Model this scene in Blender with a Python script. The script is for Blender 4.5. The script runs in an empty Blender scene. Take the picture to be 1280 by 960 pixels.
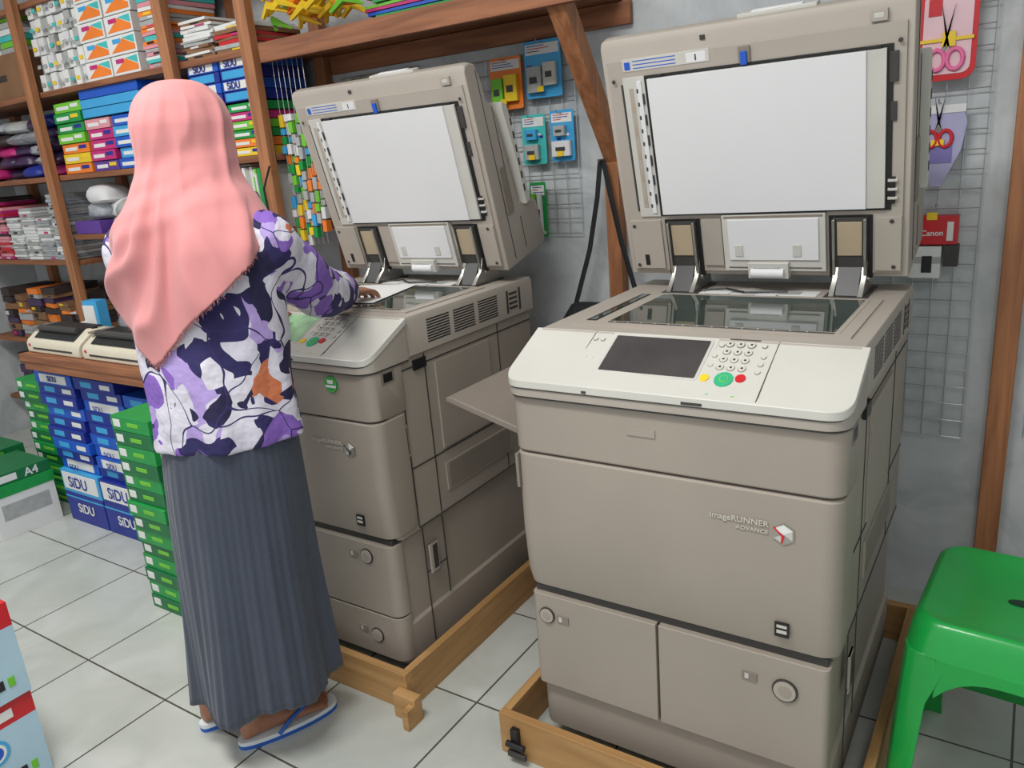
import bpy, bmesh, math, random
from mathutils import Matrix, Vector, noise
random.seed(7)
H=1.42
SC=bpy.context.scene
SC.view_settings.view_transform='Standard'
COL=SC.collection

# ------------------------------------------------------------ materials
def lin(c):
    out=[]
    for v in c[:3]:
        v=v/255
        out.append(v/12.92 if v<=.04045 else ((v+.055)/1.055)**2.4)
    return (*out,1)
def M(name,col,rough=.5,metal=0.,var=.06,vs=12.,bump=0.,bs=80.,coat=0.,trans=0.,emit=0.,alpha=1.,spec=.5):
    m=bpy.data.materials.new(name); m.use_nodes=True
    nt=m.node_tree; b=nt.nodes["Principled BSDF"]
    b.inputs["Roughness"].default_value=rough; b.inputs["Metallic"].default_value=metal
    b.inputs["Coat Weight"].default_value=coat; b.inputs["Transmission Weight"].default_value=trans
    b.inputs["Alpha"].default_value=alpha; b.inputs["Specular IOR Level"].default_value=spec
    L=lin(col)
    tc=nt.nodes.new("ShaderNodeTexCoord")
    if var>0:
        n=nt.nodes.new("ShaderNodeTexNoise"); n.inputs["Scale"].default_value=vs; n.inputs["Detail"].default_value=4
        nt.links.new(tc.outputs["Object"],n.inputs["Vector"])
        r=nt.nodes.new("ShaderNodeValToRGB")
        r.color_ramp.elements[0].position=.3; r.color_ramp.elements[1].position=.7
        r.color_ramp.elements[0].color=(L[0]*(1-var),L[1]*(1-var),L[2]*(1-var),1)
        r.color_ramp.elements[1].color=(min(1,L[0]*(1+var)),min(1,L[1]*(1+var)),min(1,L[2]*(1+var)),1)
        nt.links.new(n.outputs["Fac"],r.inputs["Fac"]); nt.links.new(r.outputs["Color"],b.inputs["Base Color"])
    else: b.inputs["Base Color"].default_value=L
    if bump>0:
        n2=nt.nodes.new("ShaderNodeTexNoise"); n2.inputs["Scale"].default_value=bs
        nt.links.new(tc.outputs["Object"],n2.inputs["Vector"])
        bp=nt.nodes.new("ShaderNodeBump"); bp.inputs["Strength"].default_value=bump; bp.inputs["Distance"].default_value=.01
        nt.links.new(n2.outputs["Fac"],bp.inputs["Height"]); nt.links.new(bp.outputs["Normal"],b.inputs["Normal"])
    return m
taupe=M("taupe_plastic",(155,145,134),.5,var=.06,vs=3,bump=.04,bs=600)
taupe_d=M("taupe_plastic_dark",(130,120,110),.5,var=.05)
taupe_l=M("taupe_plastic_light",(166,157,147),.48,var=.05,vs=4)
panelw=M("panel_white",(198,196,188),.35,var=.02)
padw=M("pad_white",(214,214,215),.6,var=.015,vs=4)
offw=M("off_white",(191,189,182),.5,var=.04)
blk=M("black_plastic",(22,22,23),.4,var=.1)
dgrey=M("dark_grey",(58,56,54),.5,var=.1)
glassd=M("platen_glass",(60,72,66),.05,var=.25,vs=3,coat=.6)
screen=M("lcd_screen",(66,62,62),.25,var=.22,vs=9)
chrome=M("brushed_steel",(176,174,168),.3,metal=.9,var=.05)
wire=M("chrome_wire",(176,178,180),.3,metal=.6,var=0)
beige=M("beige_cover",(168,152,126),.5)
badge=M("badge_silver",(190,184,174),.4,var=0)
green=M("key_green",(50,170,125),.4,var=0)
red=M("red_paint",(196,28,38),.4,var=.05)
yel=M("yellow",(232,196,36),.5,var=.05)
blue=M("blue",(24,84,190),.45,var=.05)
navy=M("deep_blue",(24,42,140),.45,var=.08,vs=25)
cyan=M("sky_blue",(60,160,215),.45,var=.05)
lime=M("lime_green",(110,190,50),.45,var=.06)
grn=M("pack_green",(22,146,66),.4,var=.1,vs=20)
dgrn=M("pack_dark_green",(14,106,58),.45,var=.1,vs=20)
mag=M("magenta",(190,38,116),.5,var=.08)
orng=M("orange",(236,126,40),.5,var=.06)
purp=M("purple",(92,58,146),.5,var=.08)
paper=M("paper_white",(222,222,220),.6,var=.02)
gpap=M("grey_paper",(166,168,166),.6,var=.1,vs=40)
teal=M("teal",(66,184,180),.5,var=.08)
pinkp=M("pink_paper",(218,144,154),.5,var=.06)
brownb=M("brown_card",(130,94,64),.7,var=.1)
dkbr=M("dark_stock",(54,42,40),.6,var=.3,vs=20)
dkpu=M("dark_purple_stock",(62,40,76),.35,var=.3,vs=20)
clearp=M("clear_pouch",(186,190,196),.15,var=.2,vs=30,alpha=.7,bump=.5,bs=25)
skinm=M("skin",(156,106,82),.5,var=.05,vs=30,bump=.03,bs=200)
lip=M("lip",(150,80,76),.45,var=0)
eyew=M("eye_white",(214,206,200),.25,var=0)
blkcloth=M("black_cloth",(26,26,30),.8,var=.1)
rubw=M("sandal_white",(216,222,226),.6,var=.03)
rubb=M("sandal_blue",(34,92,180),.5,var=.04)

def wood(name,c1,c2,sc=3.,axis='X',rough=.6):
    m=bpy.data.materials.new(name); m.use_nodes=True; nt=m.node_tree; b=nt.nodes["Principled BSDF"]
    tc=nt.nodes.new("ShaderNodeTexCoord"); mp=nt.nodes.new("ShaderNodeMapping")
    s={'X':(1,14,14),'Z':(14,14,1),'Y':(14,1,14)}[axis]; mp.inputs["Scale"].default_value=s
    n=nt.nodes.new("ShaderNodeTexNoise"); n.inputs["Scale"].default_value=sc; n.inputs["Detail"].default_value=6; n.inputs["Distortion"].default_value=.6
    r=nt.nodes.new("ShaderNodeValToRGB"); r.color_ramp.elements[0].position=.32; r.color_ramp.elements[1].position=.68
    r.color_ramp.elements[0].color=lin(c1); r.color_ramp.elements[1].color=lin(c2)
    nt.links.new(tc.outputs["Object"],mp.inputs[0]); nt.links.new(mp.outputs[0],n.inputs["Vector"]); nt.links.new(n.outputs["Fac"],r.inputs["Fac"]); nt.links.new(r.outputs["Color"],b.inputs["Base Color"])
    b.inputs["Roughness"].default_value=rough
    bp=nt.nodes.new("ShaderNodeBump"); bp.inputs["Strength"].default_value=.2; bp.inputs["Distance"].default_value=.004
    nt.links.new(n.outputs["Fac"],bp.inputs["Height"]); nt.links.new(bp.outputs["Normal"],b.inputs["Normal"])
    return m
woodX=wood("wood_board",(118,72,46),(158,102,68),axis='X')
woodZ=wood("wood_post",(136,86,54),(176,118,78),axis='Z')
plyX=wood("plywood_x",(160,120,72),(188,146,94),sc=2,axis='X')
plyY=wood("plywood_y",(156,116,68),(186,144,92),sc=2,axis='Y')

def floor_mat():
    m=bpy.data.materials.new("floor_tiles"); m.use_nodes=True; nt=m.node_tree; b=nt.nodes["Principled BSDF"]
    tc=nt.nodes.new("ShaderNodeTexCoord"); mp=nt.nodes.new("ShaderNodeMapping"); mp.inputs["Location"].default_value=(2.36+.405*20,-.975+.405*20,0)
    br=nt.nodes.new("ShaderNodeTexBrick"); br.offset=0; br.squash=1
    br.inputs["Scale"].default_value=1; br.inputs["Brick Width"].default_value=.405; br.inputs["Row Height"].default_value=.405
    br.inputs["Mortar Size"].default_value=.003; br.inputs["Mortar Smooth"].default_value=.1
    br.inputs["Color1"].default_value=lin((188,191,186)); br.inputs["Color2"].default_value=lin((196,198,193)); br.inputs["Mortar"].default_value=lin((84,80,74))
    nt.links.new(tc.outputs["Object"],mp.inputs[0]); nt.links.new(mp.outputs[0],br.inputs["Vector"])
    n=nt.nodes.new("ShaderNodeTexNoise"); n.inputs["Scale"].default_value=4; n.inputs["Detail"].default_value=8; n.inputs["Distortion"].default_value=1.2
    nt.links.new(tc.outputs["Object"],n.inputs["Vector"])
    r=nt.nodes.new("ShaderNodeValToRGB"); r.color_ramp.elements[0].position=.3; r.color_ramp.elements[1].position=.7
    r.color_ramp.elements[0].color=(.82,.83,.80,1); r.color_ramp.elements[1].color=(1,1,1,1)
    nt.links.new(n.outputs["Fac"],r.inputs["Fac"])
    mx=nt.nodes.new("ShaderNodeMix"); mx.data_type='RGBA'; mx.blend_type='MULTIPLY'; mx.inputs[0].default_value=1
    nt.links.new(br.outputs["Color"],mx.inputs[6]); nt.links.new(r.outputs["Color"],mx.inputs[7]); nt.links.new(mx.outputs[2],b.inputs["Base Color"])
    b.inputs["Roughness"].default_value=.22
    return m
def wall_mat(name,c1,c2):
    m=bpy.data.materials.new(name); m.use_nodes=True; nt=m.node_tree; b=nt.nodes["Principled BSDF"]
    tc=nt.nodes.new("ShaderNodeTexCoord")
    n=nt.nodes.new("ShaderNodeTexNoise"); n.inputs["Scale"].default_value=5; n.inputs["Detail"].default_value=9; n.inputs["Roughness"].default_value=.65; n.inputs["Distortion"].default_value=.8
    nt.links.new(tc.outputs["Object"],n.inputs["Vector"])
    r=nt.nodes.new("ShaderNodeValToRGB"); r.color_ramp.elements[0].position=.3; r.color_ramp.elements[1].position=.6
    r.color_ramp.elements[0].color=lin(c1); r.color_ramp.elements[1].color=lin(c2)
    nt.links.new(n.outputs["Fac"],r.inputs["Fac"]); nt.links.new(r.outputs["Color"],b.inputs["Base Color"]); b.inputs["Roughness"].default_value=.8
    bp=nt.nodes.new("ShaderNodeBump"); bp.inputs["Strength"].default_value=.2; bp.inputs["Distance"].default_value=.006
    nt.links.new(n.outputs["Fac"],bp.inputs["Height"]); nt.links.new(bp.outputs["Normal"],b.inputs["Normal"])
    return m

# ------------------------------------------------------------ mesh builder
def rrect(x0,x1,y0,y1,r,n=5,c=(1,1,1,1)):
    pts=[]
    for k,(cx,cy,a0) in enumerate(((x0,y0,180),(x1,y0,270),(x1,y1,0),(x0,y1,90))):
        sx=1 if cx==x0 else -1; sy=1 if cy==y0 else -1
        rr=r if c[k] else .0015
        for i in range(n+1):
            a=math.radians(a0+90*i/n)
            pts.append((cx+sx*rr+rr*math.cos(a),cy+sy*rr+rr*math.sin(a)))
    return pts
class MB:
    def __init__(s,T=None): s.v=[];s.f=[];s.m=[];s.mats=[];s.T=T
    def add(s,vs,fs,mat,T=None):
        if mat not in s.mats: s.mats.append(mat)
        k=s.mats.index(mat); o=len(s.v)
        for p in vs:
            p=Vector(p)
            if T is not None: p=T@p
            if s.T is not None: p=s.T@p
            s.v.append(tuple(p))
        for f in fs: s.f.append(tuple(i+o for i in f)); s.m.append(k)
    def box(s,x0,x1,y0,y1,z0,z1,mat,T=None):
        vs=[(x,y,z) for x in(x0,x1) for y in(y0,y1) for z in(z0,z1)]
        s.add(vs,[(0,1,3,2),(4,6,7,5),(0,4,5,1),(2,3,7,6),(0,2,6,4),(1,5,7,3)],mat,T)
    def rot(s,cx,cy,w,d,z0,z1,ang,mat):
        s.box(-w/2,w/2,-d/2,d/2,z0,z1,mat,Matrix.Translation((cx,cy,0))@Matrix.Rotation(math.radians(ang),4,'Z'))
    def loft(s,rings,mat,cap=True,T=None,close=True):
        n=len(rings[0]); vs=[p for r in rings for p in r]; fs=[]
        for i in range(len(rings)-1):
            for j in range(n if close else n-1):
                a=i*n+j;b=i*n+(j+1)%n; fs.append((a,b,b+n,a+n))
        if cap: fs.append(tuple(range(n-1,-1,-1))); fs.append(tuple(range((len(rings)-1)*n,len(rings)*n)))
        s.add(vs,fs,mat,T)
    def lrr(s,levels,mat,n=5,c=(1,1,1,1),T=None):
        s.loft([[(x,y,z) for x,y in rrect(x0,x1,y0,y1,r,n,c)] for z,x0,x1,y0,y1,r in levels],mat,T=T)
    def plate(s,poly,zb,zt,mat,T=None):
        fb=zb if callable(zb) else (lambda x,y:zb); ft=zt if callable(zt) else (lambda x,y:zt)
        s.loft([[(x,y,fb(x,y)) for x,y in poly],[(x,y,ft(x,y)) for x,y in poly]],mat,T=T)
    def prismx(s,poly,x0,x1,mat,T=None):
        s.loft([[(x0,y,z) for y,z in poly],[(x1,y,z) for y,z in poly]],mat,T=T)
    def prismy(s,poly,y0,y1,mat,T=None):
        s.loft([[(x,y0,z) for x,z in poly],[(x,y1,z) for x,z in poly]],mat,T=T)
    def tube(s,pts,rad,mat,n=10,flat=1.,T=None,cap=True,up=(0,0,1)):
        pts=[Vector(p) for p in pts]
        if not hasattr(rad,'__len__'): rad=[rad]*len(pts)
        rings=[]; prev=None
        for i,p in enumerate(pts):
            d=(pts[min(i+1,len(pts)-1)]-pts[max(i-1,0)]).normalized()
            if prev is None:
                u=Vector(up)
                if abs(d.dot(u))>.95: u=Vector((0,1,0))
                prev=(u-d*u.dot(d)).normalized()
            else: prev=(prev-d*prev.dot(d)).normalized()
            w=d.cross(prev)
            rings.append([tuple(p+prev*rad[i]*flat*math.sin(2*math.pi*k/n)+w*rad[i]*math.cos(2*math.pi*k/n)) for k in range(n)])
        s.loft(rings,mat,cap=cap,T=T)
    def cyl(s,p0,p1,r,mat,n=20,T=None): s.tube([p0,p1],r,mat,n,T=T)
    def ell(s,c,r,mat,T=None,nu=16,nv=10):
        rings=[]
        for i in range(nv+1):
            t=math.pi*(i/nv); t=min(max(t,.02),math.pi-.02)
            rings.append([(c[0]+r[0]*math.sin(t)*math.cos(2*math.pi*j/nu),c[1]+r[1]*math.sin(t)*math.sin(2*math.pi*j/nu),c[2]-r[2]*math.cos(t)) for j in range(nu)])
        s.loft(rings,mat,T=T)
    def build(s,name,parent=None,bevel=0,smooth=False,seg=2,angle=35):
        me=bpy.data.meshes.new(name); me.from_pydata(s.v,[],s.f)
        for m in s.mats: me.materials.append(m)
        for p,k in zip(me.polygons,s.m): p.material_index=k
        bm=bmesh.new(); bm.from_mesh(me); bmesh.ops.recalc_face_normals(bm,faces=bm.faces); bm.to_mesh(me); bm.free()
        o=bpy.data.objects.new(name,me); COL.objects.link(o)
        if bevel:
            md=o.modifiers.new("bev","BEVEL"); md.width=bevel; md.segments=seg; md.limit_method='ANGLE'; md.angle_limit=math.radians(40); md.harden_normals=False
        if smooth or bevel:
            for p in me.polygons: p.use_smooth=True
            me.set_sharp_from_angle(angle=math.radians(angle))
        if parent: o.parent=parent; o.matrix_parent_inverse=Matrix.Translation(parent.location).inverted()
        return o
def group(name,loc=(0,0,0)):
    e=bpy.data.objects.new(name,None); e.location=loc; e.empty_display_size=.1; COL.objects.link(e); return e
def text(body,size,loc,rot,mat,parent,name="lettering",ext=.0006,sx=1.):
    c=bpy.data.curves.new(name,'FONT'); c.body=body; c.size=size; c.extrude=ext; c.align_x='CENTER'; c.align_y='CENTER'
    c.offset=size*.015
    o=bpy.data.objects.new(name,c); COL.objects.link(o); o.location=loc; o.rotation_euler=[math.radians(a) for a in rot]; o.scale=(sx,1,1)
    c.materials.append(mat)
    if parent: o.parent=parent; o.matrix_parent_inverse=Matrix.Translation(parent.location).inverted()
    return o

# ------------------------------------------------------------ room
b=MB(); b.box(-5.2,1.6,-1.8,2.45,-.06,0,floor_mat()); b.build("floor")
wm=wall_mat("plaster_grey",(166,172,174),(196,200,202))
b=MB(); b.box(-5.2,1.6,2.45,2.55,0,2.95,wm); b.build("wall_back")
b=MB(); b.box(-5.3,-5.2,-1.8,2.55,0,2.95,wm); b.build("wall_left")
b=MB(); b.box(1.6,1.7,-1.8,2.55,0,2.95,wm); b.build("wall_right")
b=MB(); b.box(-5.3,1.7,-1.8,2.55,2.95,3.0,M("ceiling_white",(225,225,222),.8)); b.build("ceiling")
b=MB(); b.box(-.06,-.004,2.40,2.449,0,2.94,woodZ); b.build("wall_post",bevel=.003)

# ------------------------------------------------------------ copier
def copier(X0,Y0,right):
    g=group("photocopier",(X0+.345,Y0+.4,0))
    T=Matrix.Translation((X0,Y0,0))
    b=MB(T)
    b.lrr([(.06,.012,.678,.022,.76,.03),(.175,.012,.678,.022,.76,.03),(.182,.02,.67,.03,.755,.03),(.44,.02,.67,.03,.755,.03)],taupe,c=(1,1,0,0))
    b.lrr([(.44,.006,.684,.04,.765,.02),(.925,.006,.684,.04,.765,.02)],taupe,c=(1,1,0,0))
    b.box(.05,.64,.1,.70,.0,.06,blk)
    b.lrr([(.446,.012,.678,.03,.11,.03),(.455,.003,.687,.012,.11,.035),(.49,.0,.690,.004,.11,.035),(.60,.0,.690,-.003,.11,.035),(.782,.0,.690,.0,.11,.035),(.785,.003,.687,.004,.11,.035)],taupe,c=(1,1,0,0))
    b.lrr([(.790,.002,.688,.003,.12,.035),(.793,.0,.690,.0,.12,.035),(.915,.0,.690,-.002,.12,.035),(.92,.004,.686,.004,.12,.035)],taupe,c=(1,1,0,0))
    b.lrr([(.784,.008,.682,.012,.11,.03),(.792,.008,.682,.012,.11,.03)],dgrey,c=(1,1,0,0))
    if right:
        b.lrr([(.186,.014,.324,.006,.05,.014),(.432,.014,.324,.006,.05,.014)],taupe,c=(1,0,0,0))
        b.lrr([(.186,.330,.676,.006,.05,.014),(.432,.330,.676,.006,.05,.014)],taupe,c=(0,1,0,0))
        b.box(.322,.332,.02,.05,.186,.432,blk)
    else:
        b.lrr([(.217,.012,.678,.006,.05,.03),(.432,.012,.678,.006,.05,.03)],taupe,c=(1,1,0,0))
        b.lrr([(.075,.012,.678,.006,.05,.03),(.211,.012,.678,.006,.05,.03)],taupe,c=(1,1,0,0))
        b.box(.02,.67,.02,.05,.211,.217,blk)
    b.box(.02,.67,.02,.09,.432,.449,dgrey)
    b.lrr([(.925,.0,.690,.14,.79,.012),(1.018,.0,.690,.14,.79,.012),(1.03,.004,.686,.145,.785,.01)],taupe_l)
    b.build("cabinet",g,bevel=.0025)
    sl=lambda x,y:.958+.47*max(0,y+.004)
    b=MB(T)
    P=rrect(-.004,.694,-.014,.15,.045,8,(1,1,0,0))
    b.plate(P,.921,lambda x,y:sl(x,y)-.012,taupe_l)
    P=rrect(-.006,.696,-.017,.152,.046,8,(1,1,0,0))
    b.plate(P,lambda x,y:sl(x,y)-.017,lambda x,y:sl(x,y),panelw)
    P=rrect(-.003,.693,-.0165,.15,.044,8,(1,1,0,0))
    b.plate(P,lambda x,y:sl(x,y)-.0195,lambda x,y:sl(x,y)-.0165,dgrey)
    P=rrect(-.003,.693,-.012,.15,.044,8,(1,1,0,0))
    b.plate(P,.917,.9215,dgrey)
    b.build("control_console",g,bevel=.002)
    b=MB(T)
    def on(x0,x1,y0,y1,h,mat,r=.003):
        b.plate(rrect(x0,x1,y0,y1,r,3),lambda x,y:sl(x,y)-.002,lambda x,y:sl(x,y)+h,mat)
    def dot(x,y,r,h,mat):
        b.plate([(x+r*math.cos(k*.5236),y+r*math.sin(k*.5236)) for k in range(12)],lambda x,y:sl(x,y)-.002,lambda x,y:sl(x,y)+h,mat)
    on(.19,.420,.025,.148,.0015,panelw); on(.196,.412,.03,.143,.003,offw,.008)
    on(.202,.406,.036,.137,.004,screen if right else M("lcd_lit",(150,190,150),.3,var=.4,vs=14),.002)
    for x in (.145,.535): on(x,x+.0016,-.01,.15,.0008,dgrey,.0005)
    on(.44,.475,-.006,.0,.001,blue,.001)
    def key(x,y,r=.0082,tick=True):
        dot(x,y,r,.0022,taupe_d); dot(x,y,r*.84,.0034,panelw)
        if tick: on(x-.0022,x+.0022,y-.002,y+.002,.0040,dgrey,.0005)
    for i in range(4):
        for j in range(3): key(.445+j*.021,.134-i*.021)
    for (x,y) in ((.425,.10),(.425,.075),(.512,.134),(.518,.105),(.518,.085),(.518,.065),(.155,.125),(.172,.125),(.155,.07),(.172,.07),(.43,.13)): key(x,y,.0055,False)
    dot(.462,.040,.018,.004,green); dot(.462,.040,.009,.0048,lime); dot(.462,.040,.007,.0052,green)
    dot(.492,.046,.0095,.004,red); dot(.425,.040,.009,.004,yel)
    on(.43,.445,.014,.018,.0012,dgrey,.001); on(.485,.52,.014,.018,.0012,dgrey,.001); on(.44,.50,.149,.151,.001,dgrey,.0005)
    on(.15,.18,.105,.108,.001,dgrey,.001); on(.15,.18,.05,.053,.001,dgrey,.001)
    on(.488,.494,-.006,.003,.002,lime,.001); on(.44,.446,-.006,.003,.002,green,.001)
    b.box(.40,.44,-.0185,-.016,.944,.949,dgrey); b.box(.19,.20,-.0185,-.016,.944,.949,dgrey)
    b.build("console_keys",g)
    b=MB(T)
    b.box(.055,.652,.205,.575,1.029,1.0335,taupe_l)
    b.box(.075,.10,.235,.55,1.033,1.0345,blk); b.box(.082,.096,.24,.545,1.0345,1.035,glassd)
    b.box(.125,.628,.225,.56,1.033,1.0345,taupe_l)
    b.box(.135,.618,.237,.55,1.0345,1.0352,glassd)
    b.box(.135,.618,.224,.23,1.0345,1.0352,dgrey)
    for i in range(14): b.box(.15+i*.032,.152+i*.032,.224,.232,1.0352,1.0355,padw)
    b.box(.20,.50,.60,.66,1.0295,1.031,paper); b.box(.22,.46,.61,.65,1.031,1.0315,gpap); b.box(.225,.29,.59,.63,1.0315,1.0325,paper); b.box(.36,.41,.58,.62,1.0315,1.0325,padw); b.tube([(.21,.62,1.035),(.27,.64,1.037),(.33,.60,1.036),(.43,.62,1.037)],.0025,blk,6)
    b.build("platen",g)
    b=MB(T); e=.6845
    def line(y0,z0,y1,z1,w=.0035,mat=dgrey):
        if abs(y1-y0)>abs(z1-z0): b.box(e-.001,e+.0012,y0,y1,z0-w/2,z0+w/2,mat)
        else: b.box(e-.001,e+.0012,y0-w/2,y0+w/2,z0,z1,mat)
    for z in (.445,.62,.895): line(.12,z,.76,z)
    for y in (.12,.22,.575): line(y,.45,y,.92)
    line(.22,.19,.22,.44); line(.13,.08,.13,.44); line(.0+.13,.3,.22,.3)
    for z,y in ((.66,.10),(.29,.165)):
        b.lrr([(z,e-.002,e+.004,y-.02,y+.02,.004),(z+.09,e-.002,e+.004,y-.02,y+.02,.004)],taupe_l); b.box(e,e+.0045,y-.006,y+.014,z+.008,z+.082,dgrey)
    b.box(e,e+.005,.26,.52,.63,.885,taupe); b.box(e,e+.004,.26,.60,.50,.585,taupe); b.box(e,e+.0046,.27,.59,.505,.58,taupe_d)
    b.box(e,e+.007,.04,.09,.88,.925,taupe_d); b.box(e,e+.0075,.048,.082,.885,.908,blk)
    b.box(e,e+.0075,.17,.22,.885,.912,blk)
    e2=.690
    for k in range(3):
        y0=.24+k*.12
        for i in range(9):
            b.box(e2-.001,e2+.0008,y0,y0+.10,.945+i*.0075,.9485+i*.0075,blk)
    b.box(e2-.001,e2+.001,.63,.64,.94,1.01,dgrey);b.box(e2-.001,e2+.001,.70,.71,.94,1.01,dgrey)
    for i in range(4): b.box(e2-.001,e2+.0015,.645,.69,.95+i*.015,.957+i*.015,dgrey)
    b.build("side_panels",g,bevel=.001)
    b=MB(T)
    if right: cs=[(.054,.38,.020),(.595,.365,.025)]; rc=[(.095,.378),(.525,.375)]
    else: cs=[(.585,.393,.022),(.583,.143,.022)]; rc=[(.535,.39),(.53,.15)]
    for x,z,r in cs:
        b.cyl((x,.01,z),(x,.002,z),r,dgrey,24); b.cyl((x,.01,z),(x,.0,z),r*.86,taupe_l,24); b.cyl((x,.0,z),(x,-.001,z),r*.5,taupe,24)
    for x,z in rc: b.box(x-.015,x+.015,.003,.008,z-.009,z+.009,taupe_d); b.box(x-.009,x-.001,.002,.008,z-.006,z+.006,offw)
    cx,cz=.588,.708; yb=-.004; s=.022
    hexa=[(cx+s*math.sin(math.radians(60*k)),cz+s*math.cos(math.radians(60*k))) for k in range(6)]
    b.prismy(hexa,yb,yb+.004,chrome)
    ctr=(cx,cz)
    for a,c2,mt in ((hexa[0],hexa[1],paper),(hexa[1],hexa[2],offw if right else taupe_d),(hexa[5],hexa[0],paper if right else taupe_l),(hexa[3],hexa[4],offw)):
        q=[(ctr[0]+(a[0]-ctr[0])*.86,ctr[1]+(a[1]-ctr[1])*.86),(ctr[0]+(c2[0]-ctr[0])*.86,ctr[1]+(c2[1]-ctr[1])*.86),ctr]
        b.prismy(q,yb-.001,yb,mt)
    b.prismy([(cx-.019,cz+.012),(cx-.015,cz+.012),(cx+.002,cz-.004),(cx-.001,cz-.018),(cx-.004,cz-.018),(cx-.003,cz-.004)],yb-.002,yb,red if right else dgrey)
    b.box(.575,.602,-.0045,.0,.49,.52,blk); b.box(.579,.598,-.005,-.0045,.498,.505,offw); b.box(.579,.598,-.005,-.0045,.51,.516,offw)
    b.box(.005,.012,-.001,.02,.70,.78,taupe_d)
    b.lrr([(.862,.28,.34,-.0035,0,.001),(.878,.28,.34,-.0035,0,.001)],taupe)
    b.build("badges",g)
    text("imageRUNNER",.0155,(X0+.505,Y0-.0035,.722),(90,0,0),badge,g,sx=1.15)
    text("ADVANCE",.010,(X0+.53,Y0-.0035,.706),(90,0,0),badge,g,sx=1.3)
    if not right:
        b=MB(T); b.cyl((.555,-.001,.885),(.555,-.0045,.885),.023,grn,24); b.cyl((.555,-.0045,.885),(.555,-.005,.885),.020,lime,24); b.cyl((.555,-.005,.885),(.555,-.0052,.885),.018,grn,24)
        b.box(.545,.565,-.0056,-.005,.887,.897,paper); b.box(.537,.573,-.0056,-.005,.876,.883,paper); b.build("sticker",g)
    TL=Matrix(((1,0,0,0),(0,-.2425,.970,.66),(0,.970,.2425,1.07),(0,0,0,1)))
    b=MB(T@TL)
    prof=[(0,0),(.585,0),(.603,.008),(.607,.03),(.597,.058),(.56,.072),(.49,.078),(.475,.105),(.30,.125),(.17,.135),(.155,.22),(.14,.24),(.02,.25),(0,.235)]
    rings=[]
    for x,k in [(0.0,.94),(.006,.985),(.02,1.0),(.67,1.0),(.684,.985),(.69,.94)]:
        rings.append([(x,.3+(u-.3)*(1 if w<.001 else (k*.3+.7)),w*(k if w>.01 else 1)) for u,w in prof])
    b.loft(rings,taupe_l)
    b.box(.33,.50,.598,.612,.018,.05,offw); b.box(.36,.47,.610,.615,.022,.045,padw)
    b.build("feeder_lid",g,bevel=.004)
    b=MB(T@TL)
    b.loft([[(x,u,w) for u,w in ((.475,.125),(.462,.150),(.30,.168),(.165,.172),(.16,.150),(.30,.143),(.455,.122))] for x in (.36,.705)],panelw)
    for i in range(6): b.box(.704,.7065,.20+i*.04,.222+i*.04,.150,.158,dgrey)
    b.box(.689,.6915,.02,.58,.050,.053,dgrey); b.box(.689,.6915,.165,.47,.092,.095,dgrey); b.box(.689,.6915,.03,.13,.12,.123,dgrey); b.box(.689,.695,.16,.30,.055,.088,taupe_d)
    b.build("document_tray",g,bevel=.003)
    b=MB(T@TL)
    F=lambda x0,x1,u0,u1,h,mat,base=0.: b.box(x0,x1,u0,u1,-h,-base+.001,mat)
    F(.014,.676,.012,.555,.006,taupe_l)
    F(.105,.652,.165,.515,.009,blk)
    F(.118,.640,.172,.508,.016,offw); F(.118,.602,.172,.508,.020,padw)
    F(.052,.108,.165,.515,.0105,offw); F(.066,.078,.19,.49,.0115,taupe_l); F(.088,.100,.175,.505,.014,padw)
    for i in range(10): F(.0865,.0915,.19+i*.032,.20+i*.032,.0145,dgrey)
    for i in range(6): F(.100,.1045,.20+i*.05,.225+i*.05,.015,dgrey)
    for i in range(5): F(.069,.075,.20+i*.058,.225+i*.058,.012,beige)
    F(.045,.05,.18,.5,.008,dgrey)
    F(.645,.662,.44,.50,.012,dgrey); F(.648,.66,.36,.40,.010,dgrey); F(.648,.66,.18,.24,.012,blk)
    for u in (.19,.21,.23): F(.645,.665,u,u+.006,.013,offw)
    F(.055,.27,.528,.556,.0072,offw); F(.06,.075,.532,.55,.0078,blue)
    for i in range(3): F(.082,.19,.549-i*.008,.5515-i*.008,.0077,blue)
    F(.215,.262,.53,.552,.0077,padw); F(.236,.240,.534,.548,.008,dgrey)
    F(.337,.363,.515,.55,.012,taupe_d); F(.343,.357,.512,.54,.018,blue)
    F(.25,.262,.575,.585,.003,dgrey); F(.608,.64,.560,.582,.009,taupe_l); F(.615,.633,.566,.576,.0095,offw)
    for x in (.125,.60): F(x,x+.03,.505,.515,.013,blk)
    F(.018,.105,.02,.155,.012,taupe_l); F(.62,.675,.02,.15,.012,taupe_l)
    F(.05,.062,.03,.06,.0135,blk); F(.215,.265,.03,.155,.012,taupe_l)
    F(.27,.515,.02,.165,.020,offw); F(.285,.50,.05,.155,.024,padw); F(.275,.51,.158,.164,.021,taupe_d)
    F(.332,.43,.005,.045,.034,offw); b.cyl((.34,.02,-.034),(.42,.02,-.034),.012,padw,14); F(.345,.41,.03,.036,.036,gpap)
    F(.28,.505,.028,.030,.022,dgrey); F(.44,.46,.06,.09,.026,offw); F(.30,.32,.06,.09,.026,offw)
    for x in (.115,.52): 
        F(x,x+.095,.0,.155,.008,blk); F(x+.012,x+.082,.02,.15,.016,dgrey)
        F(x+.020,x+.074,.06,.142,.019,beige); F(x+.010,x+.016,.01,.15,.026,chrome); F(x+.078,x+.084,.01,.15,.026,chrome)
    for (x,u) in ((.03,.14),(.655,.14),(.03,.03),(.66,.03),(.03,.51),(.665,.52)): b.cyl((x,u,-.0125),(x,u,-.014),.005,dgrey,10)
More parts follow.
